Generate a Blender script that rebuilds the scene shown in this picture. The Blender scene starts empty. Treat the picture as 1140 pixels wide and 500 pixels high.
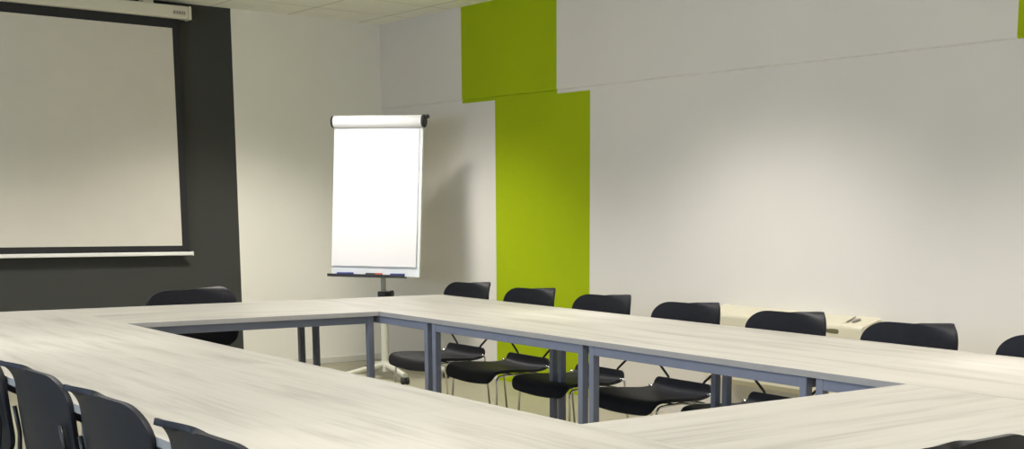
import bpy, bmesh, math, random
from mathutils import Vector, Matrix
C = bpy.context.scene.collection
PI = math.pi
random.seed(4)

# ------------------------------------------------------------------ helpers
def obj(name, bm, mats, parent=None, smooth=False, kind=None, autosm=None):
    me = bpy.data.meshes.new(name)
    bmesh.ops.recalc_face_normals(bm, faces=bm.faces)
    bm.to_mesh(me); bm.free()
    if not isinstance(mats, (list, tuple)): mats = [mats]
    for m in mats: me.materials.append(m)
    if smooth:
        for p in me.polygons: p.use_smooth = True
        if autosm: me.set_sharp_from_angle(angle=math.radians(autosm))
    o = bpy.data.objects.new(name, me); C.objects.link(o)
    if parent: o.parent = parent
    if kind: o['kind'] = kind
    return o

def thing(name, label, cat, loc=(0, 0, 0), rz=0, group=None):
    o = bpy.data.objects.new(name, None); C.objects.link(o)
    o.empty_display_size = .1
    o.location = loc; o.rotation_euler = (0, 0, rz)
    o['label'] = label; o['category'] = cat
    if group: o['group'] = group
    return o

def tag(o, label, cat, group=None):
    o['label'] = label; o['category'] = cat
    if group: o['group'] = group
    return o

def dup(root, loc, rz, label):
    r = root.copy(); C.objects.link(r); r.location = loc; r.rotation_euler = (0, 0, rz); r['label'] = label
    for ch in list(root.children):
        c = ch.copy(); C.objects.link(c); c.parent = r
        for g in list(ch.children):
            d = g.copy(); C.objects.link(d); d.parent = c
    return r

def box(bm, x0, x1, y0, y1, z0, z1, bev=0, mi=0, M=None):
    vs = [bm.verts.new((x, y, z)) for x in (x0, x1) for y in (y0, y1) for z in (z0, z1)]
    if M is not None:
        for v in vs: v.co = M @ v.co
    q = [(0, 1, 3, 2), (4, 6, 7, 5), (0, 4, 5, 1), (2, 3, 7, 6), (0, 2, 6, 4), (1, 5, 7, 3)]
    fs = [bm.faces.new([vs[i] for i in f]) for f in q]
    for f in fs: f.material_index = mi
    if bev:
        es = list({e for f in fs for e in f.edges})
        r = bmesh.ops.bevel(bm, geom=es, offset=bev, segments=2, affect='EDGES', profile=.5)
        for f in r['faces']: f.material_index = mi
    return fs

def newbox(*a, **k):
    bm = bmesh.new(); box(bm, *a, **k); return bm

def fillet(pts, r, n=5):
    pts = [Vector(p) for p in pts]; out = [pts[0]]
    for a, b, c in zip(pts, pts[1:], pts[2:]):
        d1, d2 = (a - b), (c - b)
        q = min(r, d1.length * .45, d2.length * .45)
        p1, p2 = b + d1.normalized() * q, b + d2.normalized() * q
        for i in range(n + 1):
            t = i / n
            out.append(p1 * (1 - t) ** 2 + b * 2 * t * (1 - t) + p2 * t * t)
    out.append(pts[-1]); return out

def tube(bm, pts, r, n=10, mi=0, radii=None):
    pts = [Vector(p) for p in pts]
    t0 = (pts[1] - pts[0]).normalized()
    u = t0.orthogonal().normalized()
    rings = []
    for i, p in enumerate(pts):
        a = pts[max(i - 1, 0)]; b = pts[min(i + 1, len(pts) - 1)]
        t = (b - a).normalized()
        u = (u - t * u.dot(t)).normalized(); w = t.cross(u)
        rr = radii[i] if radii else r
        rings.append([bm.verts.new(p + (u * math.cos(2 * PI * k / n) + w * math.sin(2 * PI * k / n)) * rr) for k in range(n)])
    for A, B in zip(rings, rings[1:]):
        for k in range(n):
            f = bm.faces.new((A[k], A[(k + 1) % n], B[(k + 1) % n], B[k])); f.material_index = mi
    for ring in (rings[0], rings[-1]):
        f = bm.faces.new(ring); f.material_index = mi

def newtube(*a, **k):
    bm = bmesh.new(); tube(bm, *a, **k); return bm

# ------------------------------------------------------------------ materials
def lin(c):
    return tuple((x / 255 / 12.92 if x / 255 <= .04045 else ((x / 255 + .055) / 1.055) ** 2.4) for x in c)

def mat(name, col, rough=.5, metal=0, var=0, scale=8, bump=0, bscale=200, spec=.5):
    m = bpy.data.materials.new(name); m.use_nodes = True
    nt = m.node_tree; N = nt.nodes; L = nt.links; b = N['Principled BSDF']
    b.inputs['Roughness'].default_value = rough; b.inputs['Metallic'].default_value = metal
    b.inputs['Specular IOR Level'].default_value = spec
    tc = N.new('ShaderNodeTexCoord')
    no = N.new('ShaderNodeTexNoise'); no.inputs['Scale'].default_value = scale; no.inputs['Detail'].default_value = 4
    L.new(tc.outputs['Object'], no.inputs['Vector'])
    r = N.new('ShaderNodeValToRGB')
    lo = tuple(max(0, x * (1 - var)) for x in col); hi = tuple(min(1, x * (1 + var)) for x in col)
    r.color_ramp.elements[0].position = .3; r.color_ramp.elements[1].position = .7
    r.color_ramp.elements[0].color = (*lo, 1); r.color_ramp.elements[1].color = (*hi, 1)
    L.new(no.outputs['Fac'], r.inputs['Fac']); L.new(r.outputs['Color'], b.inputs['Base Color'])
    if bump:
        n2 = N.new('ShaderNodeTexNoise'); n2.inputs['Scale'].default_value = bscale; n2.inputs['Detail'].default_value = 3
        L.new(tc.outputs['Object'], n2.inputs['Vector'])
        bp = N.new('ShaderNodeBump'); bp.inputs['Strength'].default_value = bump; bp.inputs['Distance'].default_value = .002
        L.new(n2.outputs['Fac'], bp.inputs['Height']); L.new(bp.outputs['Normal'], b.inputs['Normal'])
    return m

def wood(name, axis):
    m = bpy.data.materials.new(name); m.use_nodes = True
    nt = m.node_tree; N = nt.nodes; L = nt.links; b = N['Principled BSDF']
    b.inputs['Roughness'].default_value = .42; b.inputs['Specular IOR Level'].default_value = .45
    g = N.new('ShaderNodeNewGeometry')
    def streak(along, across, detail, dist, seed):
        mp = N.new('ShaderNodeMapping')
        mp.inputs['Scale'].default_value = (along, across, 1) if axis == 'x' else (across, along, 1)
        mp.inputs['Location'].default_value = (seed, seed * 1.7, 0)
        L.new(g.outputs['Position'], mp.inputs['Vector'])
        n = N.new('ShaderNodeTexNoise'); n.inputs['Scale'].default_value = 1
        n.inputs['Detail'].default_value = detail; n.inputs['Distortion'].default_value = dist
        L.new(mp.outputs['Vector'], n.inputs['Vector']); return n
    a = streak(1.3, 13, 5, .5, 3.1); c = streak(3.0, 70, 3, .2, 9.7)
    mx = N.new('ShaderNodeMix'); mx.data_type = 'FLOAT'; mx.inputs[0].default_value = .3
    L.new(a.outputs['Fac'], mx.inputs[2]); L.new(c.outputs['Fac'], mx.inputs[3])
    r = N.new('ShaderNodeValToRGB')
    e = r.color_ramp.elements
    e[0].position = .33; e[0].color = (.315, .30, .27, 1)
    e[1].position = .50; e[1].color = (.435, .42, .38, 1)
    k = e.new(.68); k.color = (.48, .465, .42, 1)
    L.new(mx.outputs[0], r.inputs['Fac']); L.new(r.outputs['Color'], b.inputs['Base Color'])
    return m

def tiled_ceiling(name):
    m = mat(name, (.93, .91, .80), .9, var=.03, scale=5, bump=.15, bscale=300)
    nt = m.node_tree; N = nt.nodes; L = nt.links; b = N['Principled BSDF']
    src = b.inputs['Base Color'].links[0].from_socket
    g = N.new('ShaderNodeNewGeometry'); s = N.new('ShaderNodeSeparateXYZ'); L.new(g.outputs['Position'], s.inputs[0])
    def line(sock, off):
        a = N.new('ShaderNodeMath'); a.operation = 'SUBTRACT'; a.inputs[1].default_value = off; L.new(sock, a.inputs[0])
        w = N.new('ShaderNodeMath'); w.operation = 'PINGPONG'; w.inputs[1].default_value = .3; L.new(a.outputs[0], w.inputs[0])
        l = N.new('ShaderNodeMath'); l.operation = 'LESS_THAN'; l.inputs[1].default_value = .006; L.new(w.outputs[0], l.inputs[0])
        return l
    lx, ly = line(s.outputs['X'], 4.375), line(s.outputs['Y'], 9.045)
    mxx = N.new('ShaderNodeMath'); mxx.operation = 'MAXIMUM'; L.new(lx.outputs[0], mxx.inputs[0]); L.new(ly.outputs[0], mxx.inputs[1])
    mx = N.new('ShaderNodeMix'); mx.data_type = 'RGBA'
    mx.inputs['B'].default_value = (.60, .58, .49, 1)
    L.new(mxx.outputs[0], mx.inputs['Factor']); L.new(src, mx.inputs['A']); L.new(mx.outputs['Result'], b.inputs['Base Color'])
    return m

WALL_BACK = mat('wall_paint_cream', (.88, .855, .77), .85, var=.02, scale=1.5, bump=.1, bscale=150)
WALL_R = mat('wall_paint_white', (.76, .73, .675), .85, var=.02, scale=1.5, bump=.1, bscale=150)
DARK = mat('dark_grey_paint', lin((60, 61, 58)), .85, var=.03, scale=2, bump=.1, bscale=150)
GREEN = mat('lime_green_paint', (.37, .475, .006), .85, var=.03, scale=2, bump=.1, bscale=150, spec=.12)
CEIL = tiled_ceiling('ceiling_tile')
FLOOR = mat('floor_vinyl', (.40, .375, .27), .45, var=.06, scale=3, bump=.03)
BASE = mat('baseboard_paint', (.70, .68, .60), .6, var=.02)
WOODX, WOODY = wood('ash_laminate_crosswise', 'x'), wood('ash_laminate_lengthwise', 'y')
EDGE = mat('grey_edge_band', (.34, .335, .33), .5, var=.04, scale=20)
STEEL = mat('grey_painted_steel', (.18, .20, .265), .4, metal=.0, var=.04, scale=15)
BLACKP = mat('black_plastic', (.015, .016, .021), .5, var=.12, scale=30, bump=.1, bscale=500, spec=.2)
CHROME = mat('chrome', (.75, .75, .74), .14, metal=1, var=.02)
CHROMEDK = mat('chrome_dark_reflection', (.03, .03, .03), .3, metal=.3, var=.05)  # chrome rods; the dark surroundings they mirror are put into the colour
PAPER = mat('white_paper', (.90, .89, .91), .8, var=.01)
BOARDW = mat('whiteboard_enamel', (.84, .87, .90), .3, var=.01)
BLK = mat('black_trim', (.025, .025, .028), .5, var=.1)
CREAMST = mat('cream_painted_steel', (.66, .65, .57), .45, var=.03)
GREYST = mat('grey_pole_steel', (.36, .36, .33), .35, metal=.3, var=.03)
SCREENW = mat('screen_fabric', (.68, .645, .57), .9, var=.015, scale=6)
SCRBLK = mat('screen_black_border', (.018, .018, .02), .8, var=.1)
CASEW = mat('screen_case_white', (.70, .67, .55), .45, var=.02)
BARW = mat('screen_bar_white', (.85, .84, .80), .4, var=.02)
ACB = mat('cream_plastic', (.74, .70, .55), .4, var=.02)
ACD = mat('recess_shade_colour', (.16, .14, .07), .6, var=.1)  # shade of the grip hollow put into the colour of a raised oval
GREYMARK = mat('grey_print', (.29, .275, .23), .6, var=.05)
BLUE = mat('blue_marker_plastic', (.03, .05, .25), .4, var=.05)
RED = mat('red_marker_plastic', (.5, .06, .03), .4, var=.05)
WINW = mat('window_frame_white', (.8, .8, .8), .5, var=.02)

# ------------------------------------------------------------------ room shell
XL, XR, YF, YB, H = -1.9, 5.175, -1.6, 9.5375, 2.697
T = .12
obj('floor', newbox(XL - T, XR + T, YF - T, YB + T, -.1, 0), FLOOR, kind='structure')
obj('ceiling', newbox(XL - T, XR + T, YF - T, YB + T, H, H + .1), CEIL, kind='structure')

def wall_grid(name, us, zs, place, pick, mats, thick):
    """wall built of rectangles between the cut lines, each with its paint"""
    bm = bmesh.new(); V = {}
    def v(u, z, d):
        k = (round(u, 4), round(z, 4), d)
        if k not in V: V[k] = bm.verts.new(place(u, z, d))
        return V[k]
    for a, b in zip(us, us[1:]):
        for c, d in zip(zs, zs[1:]):
            f = bm.faces.new((v(a, c, 0), v(b, c, 0), v(b, d, 0), v(a, d, 0)))
            f.material_index = pick((a + b) / 2, (c + d) / 2)
            f = bm.faces.new((v(a, c, thick), v(a, d, thick), v(b, d, thick), v(b, c, thick)))
    for a, b in zip(us, us[1:]):
        for z in (zs[0], zs[-1]): bm.faces.new((v(a, z, 0), v(b, z, 0), v(b, z, thick), v(a, z, thick)))
    for c, d in zip(zs, zs[1:]):
        for u in (us[0], us[-1]): bm.faces.new((v(u, c, 0), v(u, d, 0), v(u, d, thick), v(u, c, thick)))
    return obj(name, bm, mats, kind='structure')

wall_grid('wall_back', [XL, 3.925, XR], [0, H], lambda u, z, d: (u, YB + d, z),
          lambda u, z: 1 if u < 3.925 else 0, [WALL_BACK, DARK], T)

# right wall: the lower face, and the upper band that stands a little proud of it
ZS, PR = 2.035, .016
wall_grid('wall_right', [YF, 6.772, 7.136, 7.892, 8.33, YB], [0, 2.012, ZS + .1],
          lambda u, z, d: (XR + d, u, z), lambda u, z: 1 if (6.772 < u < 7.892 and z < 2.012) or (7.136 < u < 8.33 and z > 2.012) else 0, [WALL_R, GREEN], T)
bm = bmesh.new()
ycut = [YF, 2.36, 3.557, 7.12, 8.31, YB]
prof = [(XR, ZS), (XR - PR + .004, ZS + .002), (XR - PR, ZS + .01), (XR - PR, H), (XR, H)]
rows = [[bm.verts.new((x, y, z)) for x, z in prof] for y in ycut]
for i in range(len(ycut) - 1):
    g = 1 if i in (1, 3) else 0
    for k in range(4):
        f = bm.faces.new((rows[i][k], rows[i + 1][k], rows[i + 1][k + 1], rows[i][k + 1])); f.material_index = g
bm.faces.new(rows[0]); bm.faces.new(rows[-1])
obj('trim_1', bm, [WALL_R, GREEN], kind='structure')

# left wall (beside the camera) with two window openings, wall behind the camera
def wall_with_windows(name):
    bm = bmesh.new()
    wins = [(1.2, 3.4), (4.6, 6.8)]; z0, z1 = .95, 2.25
    ys = [YF, 1.2, 3.4, 4.6, 6.8, YB]
    for a, b in zip(ys, ys[1:]):
        if (a, b) in wins:
            box(bm, XL - T, XL, a, b, 0, z0); box(bm, XL - T, XL, a, b, z1, H)
        else: box(bm, XL - T, XL, a, b, 0, H)
    obj(name, bm, WALL_R, kind='structure')
    for i, (a, b) in enumerate(wins):
        bm = bmesh.new()
        for y0, y1, c, d in ((a, b, z0, z0 + .05), (a, b, z1 - .05, z1), (a, a + .05, z0 + .05, z1 - .05), (b - .05, b, z0 + .05, z1 - .05),
                             ((a + b) / 2 - .03, (a + b) / 2 + .03, z0 + .05, z1 - .05)):
            box(bm, XL - .08, XL - .03, y0, y1, c, d)
        obj('window_%d' % (i + 1), bm, WINW, kind='structure')
wall_with_windows('wall_left')
obj('wall_front', newbox(XL - T, XR + T, YF - T, YF, 0, H), WALL_R, kind='structure')
obj('baseboard_back', newbox(XL, XR, YB - .012, YB, 0, .05, bev=.003), BASE, kind='structure')

# ------------------------------------------------------------------ tables
TOP, TH = .74, .022
def table(x0, x1, y0, y1, grain, label, over=(0, 0, 0, 0)):
    # over: how far the top oversails the frame at x0, x1, y0, y1
    g = .0004
    w, d = (x1 - x0) / 2 - g, (y1 - y0) / 2 - g
    t = thing('conference_table', label, 'table', ((x0 + x1) / 2, (y0 + y1) / 2, 0), 0, 'tables joined into a hollow square')
    bm = bmesh.new()
    fs = box(bm, -w, w, -d, d, TOP - TH, TOP)
    bm.normal_update()
    for f in fs:
        f.material_index = 0 if abs(f.calc_center_median().z - TOP) < 1e-4 else 1
    top = [f for f in bm.faces if f.material_index == 0]
    bmesh.ops.bevel(bm, geom=[e for f in top for e in f.edges], offset=.0006, segments=1, affect='EDGES')
    obj('table_top', bm, [grain, EDGE], t)
    s, ins, rh, rw = .031, .02, .038, .022
    zt = TOP - TH
    q = .006; fi = .0022
    ax, bx, ay, by = -w + q + over[0], w - q - over[1], -d + q + over[2], d - q - over[3]
    bm = bmesh.new()
    box(bm, ax + fi, bx - fi, ay + fi, ay + rw, zt - rh, zt, bev=.002)
    box(bm, ax + fi, bx - fi, by - rw, by - fi, zt - rh, zt, bev=.002)
    box(bm, ax + fi, ax + rw, ay + rw + .001, by - rw - .001, zt - rh, zt, bev=.002)
    box(bm, bx - rw, bx - fi, ay + rw + .001, by - rw - .001, zt - rh, zt, bev=.002)
    obj('frame', bm, STEEL, t)
    for cx in (ax + s / 2, bx - s / 2):
        for cy in (ay + s / 2, by - s / 2):
            bm = bmesh.new()
            box(bm, cx - s / 2, cx + s / 2, cy - s / 2, cy + s / 2, .006, zt - .0005, bev=.003)
            leg = obj('leg', bm, STEEL, t)
            bm = bmesh.new()
            tube(bm, [(cx, cy, 0), (cx, cy, .008)], .013, 12)
            obj('foot', bm, BLK, leg)
    return t

XA, XB, XC, XD = .962, 1.828, 3.052, 3.962
Y0_, Y1_, Y2_, Y3_, Y4_ = 1.545, 2.818, 4.027, 5.237, 6.642
YIN, YIF = 5.712, 2.425
for a, b, lab in ((Y3_, Y4_, 'ash-topped grey steel table at the far corner nearest the flipchart'),
                  (Y2_, Y3_, 'ash-topped table in right row, second from the flipchart corner'),
                  (Y1_, Y2_, 'ash-topped table in right row, in front of the cream wall unit'),
                  (Y0_, Y1_, 'ash-topped table at the right front corner, at the frame edge')):
    table(XC, XD, a, b, WOODY, lab, (0, .14, .014, .145 if b == Y4_ else .014))
table(XB, XC, YIN, 6.655, WOODX, 'ash-topped table in back row below the grey wall and screen', (.014, .014, .012, .10))
table(XB, XC, Y0_, YIF, WOODX, 'ash-topped table closing the near side of the square, above the front black chair', (.014, .014, .02, 0))
for a, b, lab in ((Y3_, 6.655, 'ash-topped table at the far left corner under the projection screen'),
                  (Y2_, Y3_, 'ash-topped table in left row, one from the far left corner'),
                  (Y1_, Y2_, 'ash-topped table in left row, second from the near left corner'),
                  (Y0_, Y1_, 'ash-topped table at the near left corner of the square')):
    table(XA, XB, a, b, WOODY, lab, (.02, 0, .014, .014))

# ------------------------------------------------------------------ chairs
def sm(a, b, x):
    t = max(0, min(1, (x - a) / (b - a))); return t * t * (3 - 2 * t)

def back_bm():
    """curved plastic backrest; sitter faces +y; top corners flare backwards"""
    bm = bmesh.new(); nu, nv = 44, 30
    z0, z1, hw = .50, .803, .245
    rb = .075
    rows = []
    def half(d, rx, rz):          # half width at distance d from the end, corner of rx by rz
        return hw if d >= rz else hw - rx + rx * math.sqrt(max(0, 1 - ((rz - d) / rz) ** 2))
    for j in range(nv + 1):
        v = .5 - .5 * math.cos(PI * j / nv); h = (z1 - z0)
        dt, db = (1 - v) * h, v * h
        wl, wr = (half(dt, .066, .066), half(dt, .125, .085)) if dt < db else (half(db, rb, rb),) * 2
        row = []
        for i in range(nu + 1):
            a = -1 + 2 * i / nu
            w = wl if a < 0 else wr
            x = a * w; u = abs(x) / hw
            z = z0 + v * h + .003 * (1 - u * u) * v
            lean = -.188 - .040 * v * (1 - .35 * v)
            wing = .026 * u * u
            ear = 0
            if a < 0 and dt < db:  # the corner on the sitter's left curls back
                k = (hw - wl) * math.exp(-((wl + x) / .075) ** 2)
                ear = -.74 * k; z += .10 * k
            row.append(bm.verts.new((x, lean + wing + ear, z)))
        rows.append(row)
    for A, B in zip(rows, rows[1:]):
        for i in range(nu): bm.faces.new((A[i], A[i + 1], B[i + 1], B[i]))
    return bm

def seat_bm():
    bm = bmesh.new(); nu, nv = 24, 26
    P = fillet([(-.186, .432), (-.176, .382), (-.10, .372), (.12, .386), (.195, .380), (.216, .326)], .06, 6)
    P = [Vector((p[0], p[1])) if len(p) == 2 else p for p in P]
    L = [0]
    for a, b in zip(P, P[1:]): L.append(L[-1] + (b - a).length)
    def at(s):
        s *= L[-1]
        for i in range(len(P) - 1):
            if s <= L[i + 1] + 1e-9:
                t = (s - L[i]) / max(1e-9, L[i + 1] - L[i]); return P[i].lerp(P[i + 1], t)
        return P[-1]
    rows = []
    hw = .245
    for j in range(nv + 1):
        s = .5 - .5 * math.cos(PI * j / nv); p = at(s)
        d0, d1 = s * L[-1], (1 - s) * L[-1]; hw = .208 + .037 * sm(.10, .50, s); w = hw
        d, r = (d0, .035) if d0 < d1 else (d1, .06)
        if d < r: w = hw - r + math.sqrt(max(0, r * r - (r - d) ** 2))
        row = []
        for i in range(nu + 1):
            a = -1 + 2 * i / nu; x = a * w; u = abs(x) / hw
            z = p.y - .012 * (1 - u * u) * sm(.0, .2, s) * sm(1, .8, s) - .014 * sm(.85, 1, s) * (1 - u * u)
            y = p.x + .010 * (1 - u * u) * sm(.7, 1, s)
            row.append(bm.verts.new((x, y, z)))
        rows.append(row)
    for A, B in zip(rows, rows[1:]):
        for i in range(nu): bm.faces.new((A[i], A[i + 1], B[i + 1], B[i]))
    return bm

def shell(o, th):
    m = o.modifiers.new('thickness', 'SOLIDIFY'); m.thickness = th; m.offset = 0
    b = o.modifiers.new('rounding', 'BEVEL'); b.width = th * .35; b.segments = 2; b.limit_method = 'ANGLE'; b.angle_limit = 1.0
    return o

def make_chair():
    t = thing('stacking_chair', '', 'chair', group='black chairs around the tables')
    shell(obj('seat', seat_bm(), BLACKP, t, smooth=True), .016)
    shell(obj('backrest', back_bm(), BLACKP, t, smooth=True), .014)
    r = .0058
    for s in (-1, 1):
        front = fillet([(s * .215, .02, .362), (s * .222, .168, .356), (s * .238, .185, .0)], .03)
        lg = obj('leg', newtube(front, r, 10), CHROME, t, smooth=True)
        b2 = newtube([(s * .238, .185, 0), (s * .238, .1845, .012)], .010, 10); obj('foot_cap', b2, BLK, lg)
        rear = fillet([(s * .185, -.150, .372), (s * .234, -.165, .400), (s * .242, -.205, .0)], .03)
        lg = obj('leg', newtube(rear, r, 10), CHROME, t, smooth=True)
        b2 = newtube([(s * .242, -.205, 0), (s * .242, -.2042, .012)], .010, 10); obj('foot_cap', b2, BLK, lg)
        up = fillet([(s * .130, -.12, .362), (s * .128, -.196, .364), (s * .128, -.202, .432), (s * .208, -.205, .492), (s * .214, -.196, .60), (s * .210, -.207, .68)], .012)
        obj('back_support', newtube(up, .0062, 10), CHROMEDK, t, smooth=True)
    bm = bmesh.new()
    tube(bm, fillet([(-.215, .02, .362), (-.218, -.168, .340), (.218, -.168, .340), (.215, .02, .362)], .05), r, 10)
    obj('seat_frame', bm, CHROME, t, smooth=True)
    bm = newtube([(-.216, .06, .360), (.216, .06, .360)], r, 10)
    obj('crossbar', bm, CHROME, t, smooth=True)
    return t

spots = []
XCH = 3.925
for y, lab in ((6.64, 'black chair in right row nearest the flipchart corner, against white wall'),
               (5.985, 'black chair whose back stands fully in front of the green stripe'),
               (5.325, 'black chair overlapping the right edge of the green stripe'),
               (4.66, 'black chair in right row just left of the cream wall unit'),
               (3.995, 'black chair in right row directly in front of the cream wall unit'),
               (3.31, 'black chair in right row, next to the right end of the cream wall unit'),
               (2.64, 'black chair at the right frame edge behind the right row table')):
    spots.append((XCH, y - .035, PI / 2, lab))
for x, y, rz, lab in ((1.138, 3.71, -PI / 2, 'black chair in left foreground, second from the left frame edge, seen from behind'),
                      (1.138, 3.095, -PI / 2 , 'black chair in left foreground, third from the left frame edge, back curled at top'),
                      (1.138, 2.46, -PI / 2, 'black chair lowest in the left foreground, only its upper back visible'),
                      (1.138, 4.36, -PI / 2, 'black chair cut off by the left frame edge')):
    spots.append((x, y, rz, lab))
spots.append((2.52, 6.61, PI, 'black chair in front of the dark grey wall panel beneath the screen corner'))
spots.append((2.10, 1.705, 0, 'black chair back rising at the bottom right corner, nearest the viewer'))
proto = make_chair()
for i, (x, y, rz, lab) in enumerate(spots):
    if i == 0:
        proto.location = (x, y, 0); proto.rotation_euler = (0, 0, rz); proto['label'] = lab
    else: dup(proto, (x, y, 0), rz + random.uniform(-.02, .02), lab)

# ------------------------------------------------------------------ projection screen
YS = 9.47
t = thing('projection_screen', 'pull-down white projection screen with black border on dark grey wall', 'screen', (2.2, YS, .87))
def S(x0, x1, y0, y1, z0, z1, **k): return newbox(x0 - 2.2, x1 - 2.2, y0 - YS, y1 - YS, z0 - .87, z1 - .87, **k)
case = obj('case', S(.80, 3.565, YS - .05, YS + .045, 2.572, 2.661, bev=.008), CASEW, t)
obj('end_cap', S(3.566, 3.590, YS - .053, YS + .048, 2.568, 2.664, bev=.008), CASEW, case)
obj('end_cap', S(.775, .799, YS - .053, YS + .048, 2.568, 2.664, bev=.008), CASEW, case)
bm = bmesh.new()
x = 3.455
for w in (.018, .013, .016, .012, .012):
    box(bm, x - 2.2, x + w - 2.2, -.0515, -.0495, 2.600 - .87, 2.624 - .87); x += w + .004
obj('maker_mark', bm, GREYMARK, case)
fz0, fz1, zb = .958, 2.506, .912
obj('projection_fabric', S(.94, 3.46, YS - .001, YS + .001, fz0, fz1), SCREENW, t)
bm = bmesh.new()
for a in ((.886, .94, fz0, fz1), (3.46, 3.512, fz0, fz1), (.886, 3.512, zb, fz0), (.886, 3.512, fz1, 2.574)):
    box(bm, a[0] - 2.2, a[1] - 2.2, -.001, .001, a[2] - .87, a[3] - .87)
obj('black_border', bm, SCRBLK, t)
bar = obj('bottom_bar', S(.855, 3.530, YS - .013, YS + .013, .886, .913, bev=.005), BARW, t)
for x0 in (.845, 3.528): obj('bar_cap', S(x0, x0 + .012, YS - .015, YS + .015, .884, .915, bev=.004), BARW, bar)
for x0 in (1.15, 3.255):
    bm = S(x0, x0 + .07, YS - .03, YS + .068, 2.655, H - .004, bev=.002)
    obj('hanging_bracket', bm, CASEW, t)

# ------------------------------------------------------------------ flipchart
FC, YAW, TILT, FW, FH = Vector((4.5, 8.42, 1.284)), .95, .102, .698, 1.064
t = thing('flipchart_easel', 'white flipchart easel with blank paper standing in the room corner', 'flipchart', (4.535, 8.47, 0), -YAW)
# local: x right, -y towards the viewer, z up
loc = lambda p: (Matrix.Rotation(YAW, 3, 'Z') @ (Vector(p) - Vector((4.535, 8.47, 0))))
c0 = loc(FC)
MB = Matrix.Translation(c0) @ Matrix.Rotation(-TILT, 4, 'X')
w, h = FW / 2, FH / 2
def B(x0, x1, y0, y1, z0, z1, bev=0): return newbox(x0, x1, y0, y1, z0, z1, bev=bev, M=MB)
obj('board', B(-w, w, 0, .018, -h, h, .004), BOARDW, t)
# paper pad: slightly curled sheet
bm = bmesh.new(); nx, nz = 8, 20
pw0, pw1 = -w + .004, w - .026
rows = []
for j in range(nz + 1):
    row = []
    for i in range(nx + 1):
        x = pw0 + (pw1 - pw0) * i / nx; v = j / nz
        z = h - .01 - (FH - .01 - .072) * v
        y = -.004 - .005 * v * v * (.5 + .5 * i / nx)
        row.append(bm.verts.new(MB @ Vector((x, y, z))))
    rows.append(row)
for A, Bq in zip(rows, rows[1:]):
    for i in range(nx): bm.faces.new((A[i], A[i + 1], Bq[i + 1], Bq[i]))
pad = obj('paper_pad', bm, PAPER, t)
m = pad.modifiers.new('thickness', 'SOLIDIFY'); m.thickness = .004; m.offset = 0
# folded-over roll of paper at the clamp
bm = bmesh.new()
n = 20; r0 = .043
pts = []
for k in range(n + 1):
    a = PI * 1.5 - PI * 1.75 * k / n
    pts.append((math.cos(a) * r0 * .7 - .004, math.sin(a) * r0))
for sx in (-w + .0, w - .0):
    pass
A = [bm.verts.new(MB @ Vector((-w + .002, -y - .012, h + .045 + z))) for y, z in pts]
Bq = [bm.verts.new(MB @ Vector((w - .004, -y - .012, h + .045 + z))) for y, z in pts]
for k in range(n): bm.faces.new((A[k], A[k + 1], Bq[k + 1], Bq[k]))
bm.faces.new((A[0], A[-1], Bq[-1], Bq[0])); bm.faces.new(A); bm.faces.new(Bq)
clamp = obj('clamp_roll', bm, PAPER, t, smooth=True, autosm=50)
def capx(x0, x1, ry, rz_, oz=0):
    bm = bmesh.new(); rings = []
    for x, s in ((x0, .9), (x0 + .3 * (x1 - x0), 1), (x0 + .7 * (x1 - x0), 1), (x1, .85)):
        rings.append([bm.verts.new(MB @ Vector((x, -.009 + math.cos(2 * PI * k / 20) * ry * s, h + .045 + oz + math.sin(2 * PI * k / 20) * rz_ * s))) for k in range(20)])
    for P_, Q in zip(rings, rings[1:]):
        for k in range(20): bm.faces.new((P_[k], P_[(k + 1) % 20], Q[(k + 1) % 20], Q[k]))
    bm.faces.new(rings[0]); bm.faces.new(rings[-1]); return bm
obj('clamp_cap', capx(-w - .014, -w + .002, .032, .044), BLK, clamp, smooth=True, autosm=40)
c = capx(w - .004, w + .022, .034, .046)
tube(c, [MB @ Vector((w + .018, -.012, h + .072)), MB @ Vector((w + .045, -.014, h + .078))], .014, 12)
obj('clamp_cap', c, BLK, clamp, smooth=True, autosm=40)
# pen tray
bm = bmesh.new()
box(bm, -w - .004, w - .10, -.055, .004, -h - .008, -h + .002, bev=.002, M=MB)
box(bm, -w - .004, w - .10, -.057, -.052, -h - .008, -h + .012, bev=.001, M=MB)
obj('pen_tray', bm, BLK, t)
# pole, clamp and tripod base
hubx, huby = loc((4.68, 8.72, 0)).x, loc((4.68, 8.72, 0)).y
base = Vector((hubx, huby, 0))
top = Vector((c0.x + .012, c0.y + .055, c0.z + .1))
low = Vector((c0.x + .012, c0.y + .055, 0))
base = low
tube_ = newtube([base + Vector((0, 0, .55)), top], .019, 16); obj('upper_pole', tube_, GREYST, t, smooth=True, autosm=40)
obj('lower_pole', newtube([base + Vector((0, 0, .09)), base + Vector((0, 0, .58))], .027, 16), CREAMST, t, smooth=True, autosm=40)
bm = bmesh.new(); box(bm, base.x - .034, base.x + .034, base.y - .034, base.y + .034, .545, .642, bev=.006)
col = obj('height_clamp', bm, BLK, t)
bm = bmesh.new()
tube(bm, [base + Vector((.03, -.01, .625)), base + Vector((.055, -.012, .627)), base + Vector((.056, -.012, .627)), base + Vector((.078, -.014, .628))], .01, 14, radii=[.008, .009, .02, .024])
obj('clamp_knob', bm, BLK, col, smooth=True, autosm=40)
bm = bmesh.new(); tube(bm, [base + Vector((0, 0, .05)), base + Vector((0, 0, .075)), base + Vector((0, 0, .105)), base + Vector((0, 0, .13))], .04, 20, radii=[.046, .05, .04, .03])
obj('hub', bm, CREAMST, t, smooth=True, autosm=40)
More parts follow.
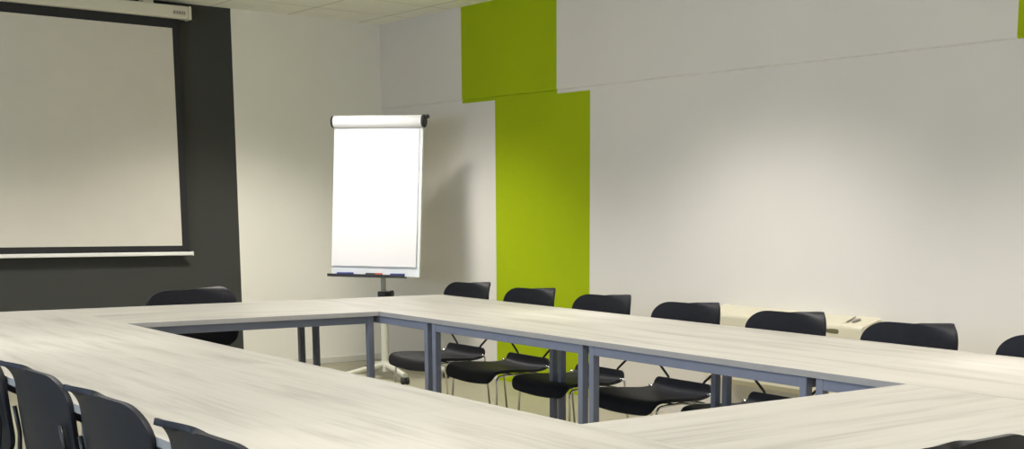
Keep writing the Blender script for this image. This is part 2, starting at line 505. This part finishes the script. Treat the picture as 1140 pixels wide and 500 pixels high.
for k, ang in enumerate((YAW + math.radians(197), YAW + math.radians(262), YAW - math.radians(36), YAW + math.radians(80))):
    d = Vector((math.cos(ang), math.sin(ang), 0))
    ln = (.42, .40, .46, .40)[k]
    lg = obj('leg', newtube(fillet([base + d * .02 + Vector((0, 0, .10)), base + d * ln * .6 + Vector((0, 0, .082)), base + d * ln + Vector((0, 0, .062))], .2), .02, 12), CREAMST, t, smooth=True, autosm=40)
    e = base + d * (ln - .01); n_ = Vector((-d.y, d.x, 0))
    bm = bmesh.new()
    for s in (-1, 1): tube(bm, [e + n_ * .008 * s + Vector((0, 0, .026)), e + n_ * .026 * s + Vector((0, 0, .026))], .026, 16)
    box(bm, e.x - .012, e.x + .012, e.y - .012, e.y + .012, .03, .05)
    obj('caster', bm, BLK, lg, smooth=True, autosm=40)
FCM = Matrix.Translation((4.535, 8.47, 0)) @ Matrix.Rotation(-YAW, 4, 'Z') @ MB
def marker(x, bodym, capm, length, lab, name='marker_pen'):
    p = FCM @ Vector((x, -.028, -h + .0135))
    o = thing(name, lab, 'marker', p, -YAW, 'pens on the flipchart tray')
    obj('barrel', newtube([(-length / 2, 0, 0), (-length / 2 + .004, 0, 0), (length * .12, 0, 0)], .010, 14, radii=[.008, .0105, .0105]), bodym, o, smooth=True, autosm=40)
    obj('cap', newtube([(length * .12, 0, 0), (length * .47, 0, 0), (length * .5, 0, 0)], .011, 14, radii=[.0115, .0115, .008]), capm, o, smooth=True, autosm=40)
marker(-w + .125, BLUE, BLUE, .13, 'blue marker at the left end of the flipchart tray')
marker(.005, BLK, RED, .13, 'black marker with red cap in the middle of the flipchart tray')
marker(w - .16, BLUE, BLUE, .11, 'dark blue marker at the right end of the flipchart tray')

# ------------------------------------------------------------------ wall fan coil unit
yl, yr = 5.47, 4.29
t = thing('fan_coil_unit', 'cream wall-mounted fan coil unit behind the right row chairs', 'air conditioner', (XR, (yl + yr) / 2, .27))
def AC(x0, x1, y0, y1, z0, z1, bev=0): return newbox(x0 - XR, x1 - XR, y0 - (yl + yr) / 2, y1 - (yl + yr) / 2, z0 - .27, z1 - .27, bev=bev)
def extr(prof, ya, yb, mi=0, taper=0):
    bm = bmesh.new(); rings = []
    cx = sum(p[0] for p in prof) / len(prof); cz_ = sum(p[1] for p in prof) / len(prof)
    for y, s in ((ya, 1 - taper), (ya + (.02 if yb > ya else -.02), 1), (yb - (.02 if yb > ya else -.02), 1), (yb, 1 - taper)):
        rings.append([bm.verts.new((min(0, cx + (p[0] - cx) * s) if p[0] < -.001 else 0, y, cz_ + (p[1] - cz_) * s)) for p in prof])
    n = len(prof)
    for A, B_ in zip(rings, rings[1:]):
        for k in range(n): bm.faces.new((A[k], A[(k + 1) % n], B_[(k + 1) % n], B_[k]))
    bm.faces.new(rings[0]); bm.faces.new(rings[-1]); return bm
def pf(dx, zt, zf, zb):
    P = [(0, zb), (-dx * .8, zb), (-dx, zb + .03), (-dx, zf - .03)]
    for k in range(1, 7):
        a = k / 6; P.append((-dx + .03 * a * a, zf - .03 + .03 * (1 - (1 - a) ** 2)))
    P += [(-.02, zt), (0, zt)]
    return P
half = (yl - yr) / 2
obj('body', extr(pf(.155, .436, .404, .0), half - .06, -half + .16, taper=0), ACB, t, smooth=True, autosm=25)
obj('side_cover', extr(pf(.160, .439, .408, -.004), half, half - .062, taper=.06), ACB, t, smooth=True, autosm=25)
obj('side_cover', extr(pf(.160, .439, .408, -.004), -half + .162, -half, taper=.07), ACB, t, smooth=True, autosm=25)
def oval(yc, zc, ry, rz_, x, mi, n=28):
    bm = bmesh.new(); rs_ = []
    for xx, s in ((x + .004, 1), (x - .002, 1), (x - .0035, .85)):
        rs_.append([bm.verts.new((xx, yc + ry * s * math.cos(2 * PI * k / n), zc + rz_ * s * math.sin(2 * PI * k / n))) for k in range(n)])
    for A, B_ in zip(rs_, rs_[1:]):
        for k in range(n): bm.faces.new((A[k], A[(k + 1) % n], B_[(k + 1) % n], B_[k]))
    bm.faces.new(rs_[-1]); bm.faces.new(rs_[0]); return bm
obj('grip_shade_oval', oval(-half + .185, .365, .062, .012, -.155, 0), ACD, t)
# marks on the sloping top panel near its right end
sl = math.atan2(.028, .13)
MT = Matrix.Translation((-.078, -half + .115, .4265)) @ Matrix.Rotation(-sl, 4, 'Y')
bm = bmesh.new(); box(bm, -.05, .05, -.004 + .02, .004 + .02, -.002, .0035, M=MT @ Matrix.Rotation(.25, 4, 'Z')); obj('panel_mark', bm, GREYMARK, t)
bm = bmesh.new()
ring = [bm.verts.new(MT @ Vector((-.012 + .030 * math.cos(2 * PI * k / 20), -.022 + .017 * math.sin(2 * PI * k / 20), .004))) for k in range(20)]
ring2 = [bm.verts.new(MT @ Vector((-.012 + .030 * math.cos(2 * PI * k / 20), -.022 + .017 * math.sin(2 * PI * k / 20), -.003))) for k in range(20)]
for k in range(20): bm.faces.new((ring[k], ring[(k + 1) % 20], ring2[(k + 1) % 20], ring2[k]))
bm.faces.new(ring); bm.faces.new(ring2)
obj('round_badge', bm, GREYMARK, t)

# ------------------------------------------------------------------ light
def area(name, loc, sx, sy, power, col, spread, rot=(0, 0, 0)):
    l = bpy.data.lights.new(name, 'AREA'); l.shape = 'RECTANGLE'; l.size = sx; l.size_y = sy
    l.energy = power; l.color = col; l.spread = math.radians(spread)
    o = bpy.data.objects.new(name, l); C.objects.link(o); o.location = loc; o.rotation_euler = rot
    return o
WARM = (1, .95, .885)
def downlight(loc, power):
    l = bpy.data.lights.new('ceiling_lamp', 'SPOT'); l.energy = power; l.color = WARM
    l.spot_size = math.radians(128); l.spot_blend = .6; l.shadow_soft_size = .3
    o = bpy.data.objects.new('ceiling_lamp', l); C.objects.link(o); o.location = loc
for x, p in ((3.72, 1.0), (1.25, .8)):
    for y in (8.0, 5.05, 2.45, -.15):
        downlight((x, y, H - .03), 272 * p)

W = bpy.data.worlds.new('World'); bpy.context.scene.world = W; W.use_nodes = True
bg = W.node_tree.nodes['Background']
sky = W.node_tree.nodes.new('ShaderNodeTexSky'); sky.sky_type = 'HOSEK_WILKIE'; sky.turbidity = 5; sky.sun_direction = (.6, .3, .74)
mixn = W.node_tree.nodes.new('ShaderNodeMix'); mixn.data_type = 'RGBA'; mixn.inputs['Factor'].default_value = .75
mixn.inputs['B'].default_value = (.62, .76, 1, 1)
W.node_tree.links.new(sky.outputs[0], mixn.inputs['A']); W.node_tree.links.new(mixn.outputs['Result'], bg.inputs['Color'])
bg.inputs['Strength'].default_value = 9.2
for y in (2.3, 5.7):
    o = area('window_portal', (XL - .1, y, 1.6), 1.3, 2.2, 1, (1, 1, 1), 180, (0, -PI / 2, 0))
    o.data.cycles.is_portal = True

# ------------------------------------------------------------------ camera (the photograph is an off-centre crop)
cam = bpy.data.cameras.new('camera'); co = bpy.data.objects.new('camera', cam); C.objects.link(co)
R = [[0.77255, -0.63489, 0.00902], [-0.09428, -0.12876, -0.98718], [0.62791, 0.7618, -0.15933]]
M = Matrix(((R[0][0], -R[1][0], -R[2][0], 0), (R[0][1], -R[1][1], -R[2][1], 0), (R[0][2], -R[1][2], -R[2][2], 1.25), (0, 0, 0, 1)))
co.matrix_world = M
F, PX, PY = 1425.03, 707.77, 463.42
cam.sensor_fit = 'HORIZONTAL'; cam.sensor_width = 36; cam.lens = F * 36 / 1140
cam.shift_x = (570 - PX) / 1140; cam.shift_y = (PY - 250) / 1140
cam.clip_start = .05
sc = bpy.context.scene; sc.camera = co
vs = sc.view_settings; vs.view_transform = 'Standard'; vs.look = 'None'; vs.exposure = 0; vs.gamma = 1; vs.use_curve_mapping = False
